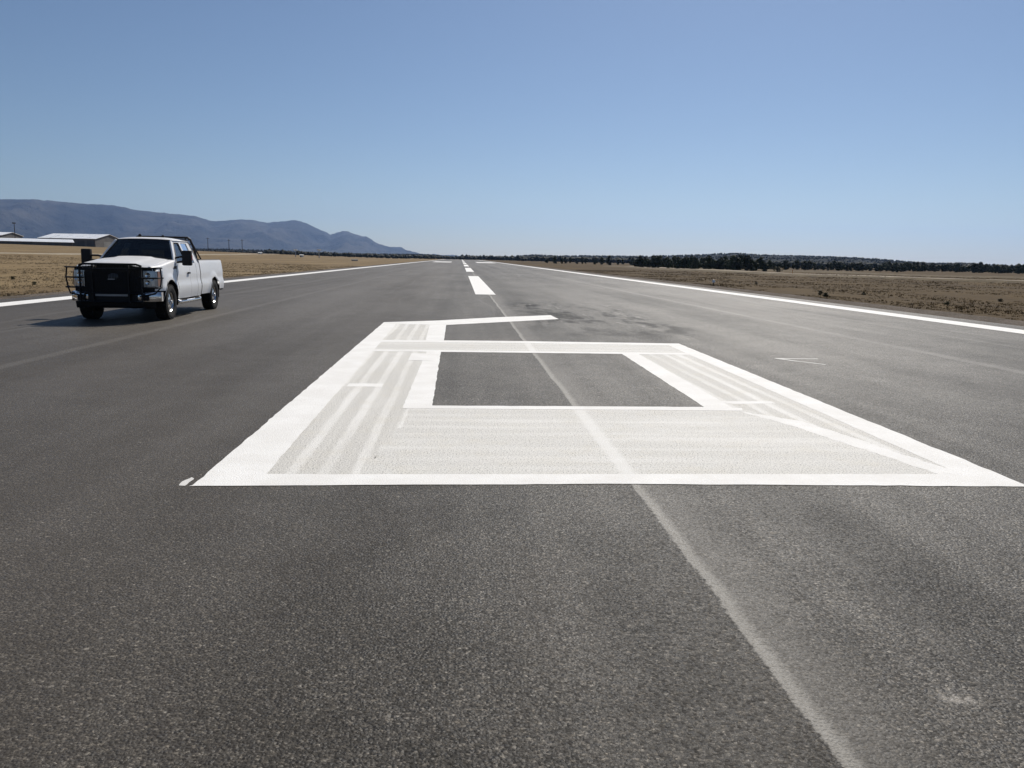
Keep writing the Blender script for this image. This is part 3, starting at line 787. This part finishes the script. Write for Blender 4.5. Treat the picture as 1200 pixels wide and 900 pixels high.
# cowl under the windscreen
grid('cowl', [[(-.50, y, ztop(-.5)+.055+.03*(1-(y/.8)**2)), (-.66, y, 1.40)] for y in (-.80, -.5, 0, .5, .80)], 'black_plastic', TR)
# nose: header panel, grille, headlamps
bm = bmesh.new(); box(bm, (.62, -.90, .70), (.80, .90, 1.25)); from_bm('nose_panel', bm, 'black_plastic', TR)
gr = grid('grille', [[(.88-.05*(abs(y)/.65)**2, y, z) for z in (.78, .9, 1.0, 1.1, 1.235)] for y in [-.65+1.30*k/12 for k in range(13)]], 'black_plastic', TR)
for z in (.84, .94, 1.04, 1.16):
    bm = bmesh.new(); box(bm, (.885, -.58, z-.022), (.905, .58, z+.022), .006); from_bm('grille_bar', bm, 'black_steel', gr)
bm = bmesh.new(); lathe(bm, [(0, .035), (.055, .03), (.07, .018), (.07, 0)], 24, 'x')
for v in bm.verts: v.co = Vector((v.co.x+.905, v.co.y*1.7, v.co.z+1.05))
from_bm('emblem', bm, 'badge_grey', gr, True)
for s in (1, -1):
    path = [(.868, .655), (.868, .74), (.855, .82), (.82, .895), (.76, .945), (.66, .975), (.555, .995)]
    hl = grid('headlight', [[(x+dx, s*(y+dy), z) for z, dx, dy in ((.80, -.03, -.02), (.815, 0, 0), (1.0, .0, .004), (1.185, -.012, -.004), (1.20, -.05, -.03))] for x, y in path], 'lens_silver', TR)
    for yy, zz, rr in ((.755, 1.09, .06), (.755, .92, .055), (.85, 1.0, .04)):
        bm = bmesh.new(); lathe(bm, [(rr, 0), (rr*.95, .018), (rr*.5, .012), (0, .006)], 16, 'x', (.866 if yy < .8 else .842, s*yy, zz)); from_bm('lamp', bm, 'chrome', hl, True)
    grid('turn_signal', [[(x+.006, s*(y+.006), z) for z in (.83, 1.0, 1.175)] for x, y in path[4:6]], 'amber_lens', hl)
# bumper
def bpath(t):
    a = abs(t); x = 1.0-.06*a**2-.20*sst(.80, 1.0, a); y = 1.0*t if a < .9 else math.copysign(.9+(.12)*sst(.9, 1.02, a), t)
    return x, y
R = []
for k in range(33):
    t = -1+2*k/32; x, y = bpath(t)
    R.append([(x-.08, y, .46), (x-.015, y, .475), (x, y, .53), (x, y, .60), (x-.01, y, .655), (x-.05, y, .69), (x-.14, y, .70)])
bp = grid('front_bumper', R, 'chrome', TR)
for s in (1, -1):
    grid('bumper_end', [[(x, s*y, z) for z in (.48, .55, .64, .69)] for x, y in ((.75, 1.008), (.66, 1.012), (.58, 1.0))], 'chrome', bp)
    bm = bmesh.new(); box(bm, (.90, min(s*.62, s*.80), .50), (.985, max(s*.62, s*.80), .635), .02); from_bm('fog_light', bm, 'black_plastic', bp)
bm = bmesh.new(); box(bm, (.99, -.55, .485), (1.012, .55, .655), .01); from_bm('air_intake', bm, 'black_plastic', bp)
grid('front_valance', [[(.93-.1*(abs(y)/.9)**2, y, .47), (.90-.1*(abs(y)/.9)**2, y, .36), (.78, y, .31)] for y in [-.9+1.8*k/10 for k in range(11)]], 'black_plastic', TR)
# grille guard
bm = bmesh.new(); tube(bm, [(1.09, -.68, 1.30), (1.09, -.58, 1.335), (1.09, .58, 1.335), (1.09, .68, 1.30)], .024, 10)
gg = from_bm('grille_guard', bm, 'black_steel', TR, True); gg['label'] = 'black tubular grille guard with mesh screen and headlight wings'
for y in (-.68, -.40, .40, .68):
    bm = bmesh.new(); box(bm, (1.035, y-.012, .44), (1.105, y+.012, 1.315), .008); from_bm('upright', bm, 'black_steel', gg)
for z in (.475, .67, 1.22):
    bm = bmesh.new(); tube(bm, [(1.085, -.70, z), (1.085, .70, z)], .020, 8); from_bm('crossbar', bm, 'black_steel', gg, True)
bm = bmesh.new(); box(bm, (1.055, -.36, .60), (1.075, .36, .655), .006); from_bm('trim_bar', bm, 'hood_grey', gg)
bm = bmesh.new()
for k in range(41):
    y = -.68+.034*k; tube(bm, [(1.065, y, .67), (1.065, y, 1.31)], .0065, 4, False)
for k in range(21):
    z = .68+.03*k; tube(bm, [(1.058, -.68, z), (1.058, .68, z)], .0065, 4, False)
stuff(from_bm('mesh_screen', bm, 'black_steel', gg))
bm = bmesh.new(); box(bm, (1.108, -.05, .98), (1.114, .10, 1.005), .002); from_bm('name_plate', bm, 'hood_grey', gg)
for s in (1, -1):
    for z, ye in ((1.255, 1.04), (1.025, 1.06), (.80, 1.03)):
        bm = bmesh.new(); tube(bm, [(1.085, s*.60, z), (1.07, s*.85, z), (1.0, s*1.02, z), (.86, s*ye, z), (.78, s*(ye+.01), z)], .018, 8); from_bm('wing_bar', bm, 'black_steel', gg, True)
    bm = bmesh.new(); tube(bm, [(.86, s*1.04, 1.26), (.87, s*1.065, 1.02), (.87, s*1.03, .79), (.98, s*.94, .66), (1.08, s*.62, .60)], .018, 8); from_bm('wing_bar', bm, 'black_steel', gg, True)

# greenhouse
def yg(z): return .925-.36*(z-1.36)-.12*max(0, z-1.36)**2
def gpoly(bm, s, pts, dz=0.0):
    bm.faces.new([bm.verts.new((x, s*(yg(z)+dz), z)) for x, z in pts])
for s in (1, -1):
    bm = bmesh.new()
    gpoly(bm, s, [(-.60, 1.36), (-.80, 1.36), (-1.02, 1.58), (-1.30, 1.87), (-1.18, 1.93), (-.90, 1.66)])          # A pillar
    gpoly(bm, s, [(-1.70, 1.36), (-1.86, 1.36), (-1.86, 1.87), (-1.70, 1.87)])                                         # B pillar
    gpoly(bm, s, [(-2.40, 1.36), (-2.70, 1.36), (-2.62, 1.93), (-2.40, 1.87)])                                         # C pillar
    gpoly(bm, s, [(-1.30, 1.87), (-1.70, 1.87), (-1.86, 1.87), (-2.40, 1.87), (-2.62, 1.93), (-1.18, 1.93)])           # rail
    bmesh.ops.remove_doubles(bm, verts=bm.verts, dist=.001); bmesh.ops.recalc_face_normals(bm, faces=bm.faces)
    bmesh.ops.solidify(bm, geom=bm.faces[:], thickness=.035)
    from_bm('cab_pillars', bm, 'truck_white', TR)
    for nm, pts in (('side_window', [(-.80, 1.37), (-1.70, 1.37), (-1.70, 1.87), (-1.30, 1.87), (-1.02, 1.58)]), ('quarter_window', [(-1.86, 1.37), (-2.40, 1.37), (-2.40, 1.87), (-1.86, 1.87)])):
        bm = bmesh.new(); gpoly(bm, s, pts, -.018); from_bm(nm, bm, 'side_glass', TR)
        if nm == 'side_window':
            bm = bmesh.new(); P = pts+[pts[0]]
            tube(bm, [(x, s*(yg(z)+.001), z) for x, z in P], .011, 6); from_bm('window_seal', bm, 'black_plastic', TR)
# windscreen and roof
def scr(u, v):       # u across -1..1, v up 0..1
    x = -.50-.70*v-.14*u*u*(1-.45*v); y = u*(.865-.19*v); z = 1.415+.535*v-.02*u*u*v-.035*u*u*(1-v)
    return (x, y, z)
ws = grid('windscreen', [[scr(-1+2*i/14, j/8) for j in range(9)] for i in range(15)], 'windscreen_glass', TR)
bm = bmesh.new(); tube(bm, [scr(u, 0) for u in (-1, -.5, 0, .5, 1)]+[scr(1, .5), scr(1, 1)]+[scr(u, 1) for u in (.5, 0, -.5, -1)]+[scr(-1, .5), scr(-1, 0)], .013, 6)
from_bm('windscreen_seal', bm, 'black_plastic', ws)
for y0 in (-.55, .15):
    bm = bmesh.new(); p, q = Vector(scr(y0, .03)), Vector(scr(y0+.62, .16)); tube(bm, [p+Vector((.02, 0, .01)), q+Vector((.02, 0, .012))], .008, 5); from_bm('wiper', bm, 'black_plastic', ws)
R = []
for i in range(13):
    t = i/12; x0 = -1.19-1.46*t; row = []
    for j in range(21):
        u = -1+2*j/20; y = u*.715
        x = x0 if i else -1.20-.14*u*u*.55
        edge = (1-abs(u)**5)
        z = 1.925+.085*edge*min(1, .45+.55*sin(pi*min(1, .12+t*.95)))-.0*t
        if i == 0: z = min(z, 1.955-.022*u*u)
        if i == 12: z -= .05
        row.append((x, y, z))
    R.append(row)
grid('roof', R, 'truck_white', TR)
# cab back wall with window, floor, firewall
bm = bmesh.new()
for a, b in (((-2.70, -.92, .50), (-2.66, .92, 1.42)), ((-2.70, -.90, 1.42), (-2.66, -.62, 1.88)), ((-2.70, .62, 1.42), (-2.66, .90, 1.88))): pass
V = [(-2.70, -.93, .5), (-2.70, .93, .5), (-2.70, .93, 1.40), (-2.70, -.93, 1.40), (-2.645, .70, 1.94), (-2.645, -.70, 1.94),
     (-2.695, .62, 1.45), (-2.695, -.62, 1.45), (-2.655, .58, 1.85), (-2.655, -.58, 1.85)]
mesh('cab_back', V, [(0, 1, 2, 3), (3, 2, 6, 7), (2, 4, 8, 6), (4, 5, 9, 8), (5, 3, 7, 9)], 'truck_white', TR)
mesh('rear_window', [V[6], V[7], V[9], V[8]], [(0, 1, 2, 3)], 'rear_glass', TR)
bm = bmesh.new(); box(bm, (-2.68, -.90, .50), (-.62, .90, .56)); from_bm('cab_floor', bm, 'dark_underbody', TR)
bm = bmesh.new(); box(bm, (-.92, -.84, .95), (-.62, .84, 1.34), .06); db = from_bm('dashboard', bm, 'black_plastic', TR)
bm = bmesh.new(); lathe(bm, [(.19+.016*cos(a), .016*sin(a)) for a in [2*pi*k/8 for k in range(9)]], 20, 'x')
sw = from_bm('steering_wheel', bm, 'black_plastic', TR, True); sw.location = (-1.05, .42, 1.30); sw.rotation_euler = (0, radians(-25), 0)
for y in (-.45, .45):
    bm = bmesh.new(); box(bm, (-1.70, y-.25, .58), (-1.18, y+.25, .92), .05); box(bm, (-1.90, y-.24, .85), (-1.70, y+.24, 1.45), .05); st = from_bm('seat', bm, 'seat_cloth', TR, True)
    bm = bmesh.new(); box(bm, (-1.90, y-.13, 1.49), (-1.78, y+.13, 1.68), .035); from_bm('headrest', bm, 'seat_cloth', st, True)
bm = bmesh.new(); box(bm, (-2.62, -.75, .60), (-2.30, .75, 1.30), .05); from_bm('rear_bench', bm, 'seat_cloth', TR, True)
# mirrors
for s in (1, -1):
    mo = 0 if s > 0 else .12
    bm = bmesh.new(); box(bm, (-.96, min(s*(1.04+mo), s*(1.28+mo)), 1.30), (-.83, max(s*(1.04+mo), s*(1.28+mo)), 1.68), .04); mi = from_bm('wing_mirror', bm, 'black_plastic', TR, True)
    for z in (1.40, 1.52):
        bm = bmesh.new(); tube(bm, [(-.86, s*.88, z-.03), (-.88, s*1.0, z), (-.89, s*(1.07+mo), z)], .024, 8); from_bm('mirror_arm', bm, 'black_plastic', mi, True)
    bm = bmesh.new(); box(bm, (-.966, min(s*(1.065+mo), s*(1.255+mo)), 1.44), (-.961, max(s*(1.065+mo), s*(1.255+mo)), 1.66)); from_bm('mirror_glass', bm, 'chrome', mi)
    bm = bmesh.new(); box(bm, (-.93, min(s*(1.278+mo), s*(1.286+mo)), 1.44), (-.88, max(s*(1.278+mo), s*(1.286+mo)), 1.56)); from_bm('mirror_lamp', bm, 'red_lens' if s > 0 else 'amber_lens', mi)
    # fender vent badge
    bm = bmesh.new(); box(bm, (-.60, min(s*.975, s*.988), 1.22), (-.40, max(s*.975, s*.988), 1.29), .006); from_bm('fender_vent', bm, 'black_plastic', TR)
    # step bar
    bm = bmesh.new(); tube(bm, [(-.62, s*.86, .47), (-.68, s*.98, .40), (-.80, s*1.0, .39), (-2.45, s*1.0, .39), (-2.58, s*.98, .40), (-2.64, s*.86, .47)], .045, 10)
    sb = from_bm('step_bar', bm, 'wheel_alloy', TR, True)
    for x in (-1.0, -2.2):
        bm = bmesh.new(); box(bm, (x-.2, min(s*.955, s*1.045), .425), (x+.2, max(s*.955, s*1.045), .442), .006); from_bm('tread_pad', bm, 'black_plastic', sb)
        bm = bmesh.new(); tube(bm, [(x, s*.55, .50), (x, s*.97, .39)], .025, 6); from_bm('bracket', bm, 'dark_underbody', sb)
# headache rack behind the cab
bm = bmesh.new(); tube(bm, [(-2.84, -.86, 1.44), (-2.80, -.82, 1.72), (-2.76, -.73, 1.98), (-2.76, -.66, 2.03), (-2.76, .66, 2.03), (-2.76, .73, 1.98), (-2.80, .82, 1.72), (-2.84, .86, 1.44)], .032, 10)
hr = from_bm('headache_rack', bm, 'black_steel', TR, True)
for z in (1.55, 1.70, 1.85, 1.97):
    bm = bmesh.new(); yy = .84-.26*(z-1.44)*.75; tube(bm, [(-2.80, -yy, z), (-2.80, yy, z)], .016, 6); from_bm('rack_bar', bm, 'black_steel', hr, True)
for y in (-.60, .60):
    bm = bmesh.new(); tube(bm, [(-2.80, y, 1.46), (-2.77, y, 2.02)], .018, 6); from_bm('rack_bar', bm, 'black_steel', hr, True)
for s in (1, -1):
    bm = bmesh.new(); box(bm, (-2.95, min(s*.80, s*.92), 1.441), (-2.72, max(s*.80, s*.92), 1.455), .004); from_bm('foot_plate', bm, 'black_steel', hr)
    bm = bmesh.new(); tube(bm, [(-3.25, s*.86, 1.46), (-2.80, s*.80, 1.82)], .02, 8); from_bm('brace', bm, 'black_steel', hr, True)
for x, y, h in ((-1.65, -.22, .075), (-1.9, .28, .06)):
    bm = bmesh.new(); lathe(bm, [(.05, -.03), (.05, .02), (.03, h), (0, h+.01)], 12, 'z', (x, y, 2.005)); from_bm('antenna_base', bm, 'black_plastic', TR, True)
# bed, tailgate, tail
bm = bmesh.new(); box(bm, (-5.12, -.84, .80), (-2.78, .84, .86)); from_bm('bed_floor', bm, 'hood_grey', TR)
bm = bmesh.new(); box(bm, (-2.80, -.84, .86), (-2.765, .84, 1.40)); from_bm('bed_front_wall', bm, 'truck_white', TR)
bm = bmesh.new(); box(bm, (-5.18, -.80, .72), (-5.12, .80, 1.41), .02); tg = from_bm('tailgate', bm, 'truck_white', TR, True)
bm = bmesh.new(); box(bm, (-5.205, -.12, 1.22), (-5.18, .12, 1.30), .01); from_bm('tailgate_handle', bm, 'black_plastic', tg)
for s in (1, -1):
    bm = bmesh.new(); box(bm, (-5.19, min(s*.815, s*.945), .92), (-5.08, max(s*.815, s*.945), 1.36), .015); from_bm('tail_light', bm, 'red_lens', TR, True)
    bm = bmesh.new(); tube(bm, [(-3.2, s*.42, .60), (-5.1, s*.42, .68)], .05, 6); from_bm('frame_rail', bm, 'dark_underbody', TR)
    bm = bmesh.new(); box(bm, (-4.6, s*.42-.04, .50), (.78, s*.42+.04, .64)); from_bm('frame_rail', bm, 'dark_underbody', TR)
bm = bmesh.new(); box(bm, (-5.40, -.92, .52), (-5.21, .92, .68), .03); from_bm('rear_bumper', bm, 'black_plastic', TR, True)
bm = bmesh.new(); tube(bm, [(-5.22, -.42, .60), (-5.0, -.42, .60)], .05, 6); tube(bm, [(-5.22, .42, .60), (-5.0, .42, .60)], .05, 6); from_bm('bumper_bracket', bm, 'dark_underbody', TR)
# engine bay / drivetrain mass
bm = bmesh.new(); box(bm, (-.7, -.45, .50), (.6, .45, 1.05), .05); from_bm('engine', bm, 'dark_underbody', TR)
bm = bmesh.new(); tube(bm, [(-.7, .0, .55), (-4.0, -.02, .47)], .06, 8); from_bm('driveshaft', bm, 'dark_underbody', TR)
bm = bmesh.new(); box(bm, (-3.3, .45, .50), (-2.3, .80, .70), .05); from_bm('fuel_tank', bm, 'dark_underbody', TR)
for x in (0, -WB):
    bm = bmesh.new(); tube(bm, [(x, -.80, RW), (x, .80, RW)], .06, 8); lathe(bm, [(0, -.16), (.12, -.13), (.18, 0), (.12, .13), (0, .16)], 14, 'x', (x, .12, RW)); from_bm('axle', bm, 'dark_underbody', TR)
# wheels: rim mesh with tyre and hub as its pieces
def wheel_meshes():
    bm = bmesh.new()
    lathe(bm, [(.255, -.13), (.250, -.11), (.232, -.10), (.228, .09), (.240, .105), (.257, .118), (.250, .124), (.232, .112), (.215, .085)], 36)
    n = 8
    for k in range(n):
        R3 = Matrix.Rotation(2*pi*k/n, 4, 'Y')
        P = [(-.028, .085, .21), (.028, .085, .21), (.040, .105, .07), (-.040, .105, .07)]
        Q = [(x, y-.04, z) for x, y, z in P]
        v = [bm.verts.new(R3 @ Vector(p)) for p in P+Q]
        for f in ((0, 1, 2, 3), (7, 6, 5, 4), (0, 4, 5, 1), (1, 5, 6, 2), (2, 6, 7, 3), (3, 7, 4, 0)): bm.faces.new([v[i] for i in f])
    lathe(bm, [(0, .112), (.06, .112), (.082, .100), (.082, .05)], 24)
    bmesh.ops.recalc_face_normals(bm, faces=bm.faces)
    rim = bpy.data.meshes.new('wheel'); bm.to_mesh(rim); bm.free(); rim.materials.append(MAT['wheel_alloy'])
    bm = bmesh.new()
    lathe(bm, [(.235, -.115), (.262, -.135), (.33, -.148), (.375, -.145), (.400, -.132), (.411, -.115), (.413, 0), (.411, .115), (.400, .132), (.375, .145), (.33, .148), (.262, .135), (.235, .115)], 48)
    for k in range(44):
        for row, (ya, yb) in enumerate(((-.142, -.085), (-.072, -.006), (.006, .072), (.085, .142))):
            a = 2*pi*(k+(.5 if row % 2 else 0))/44; R3 = Matrix.Rotation(a, 4, 'Y')
            top = .425 if row in (1, 2) else .421
            box(bm, (-.021, ya, .395), (.021, yb, top), 0, R3)
    bmesh.ops.recalc_face_normals(bm, faces=bm.faces)
    ty = bpy.data.meshes.new('tyre'); bm.to_mesh(ty); bm.free(); ty.materials.append(MAT['rubber'])
    bm = bmesh.new(); lathe(bm, [(0, .160), (.035, .158), (.047, .140), (.05, .112)], 20)
    for k in range(8):
        a = 2*pi*k/8; lathe(bm, [(0, .128), (.009, .127), (.011, .11)], 6, 'y', (.067*cos(a), 0, .067*sin(a)))
    hb = bpy.data.meshes.new('hub_cap'); bm.to_mesh(hb); bm.free(); hb.materials.append(MAT['chrome'])
    bm = bmesh.new(); lathe(bm, [(.0, .02), (.17, .02), (.17, .0), (.225, .0), (.225, -.03), (0, -.03)], 24)
    bk = bpy.data.meshes.new('brake_disc'); bm.to_mesh(bk); bm.free(); bk.materials.append(MAT['dark_underbody'])
    return rim, ty, hb, bk
rim, ty, hb, bk = wheel_meshes()
for x in (0, -WB):
    for s in (1, -1):
        o = link(bpy.data.objects.new('wheel', rim), TR); o.location = (x, s*.865, RW)
        if s < 0: o.rotation_euler = (0, 0, pi)
        for nm, me in (('tyre', ty), ('hub_cap', hb), ('brake_disc', bk)): link(bpy.data.objects.new(nm, me), o)

# ------------------------------------------------------------------ haze
bm = bmesh.new(); box(bm, (-15000, -15000, -40), (15000, 15000, 680))
me = bpy.data.meshes.new('haze'); bm.to_mesh(me); bm.free()
hz = bpy.data.materials.new('haze_air'); hz.use_nodes = True; nt = hz.node_tree
nt.nodes.remove(nt.nodes['Principled BSDF']); pv = nt.nodes.new('ShaderNodeVolumePrincipled')
pv.inputs['Color'].default_value = (.38, .58, 1., 1); pv.inputs['Density'].default_value = .000044; pv.inputs['Anisotropy'].default_value = .55
nt.links.new(pv.outputs[0], nt.nodes['Material Output'].inputs['Volume'])
me.materials.append(hz); o = link(bpy.data.objects.new('haze', me)); stuff(o); tag(o, 'thin bluish haze softening the far mountains', 'haze')
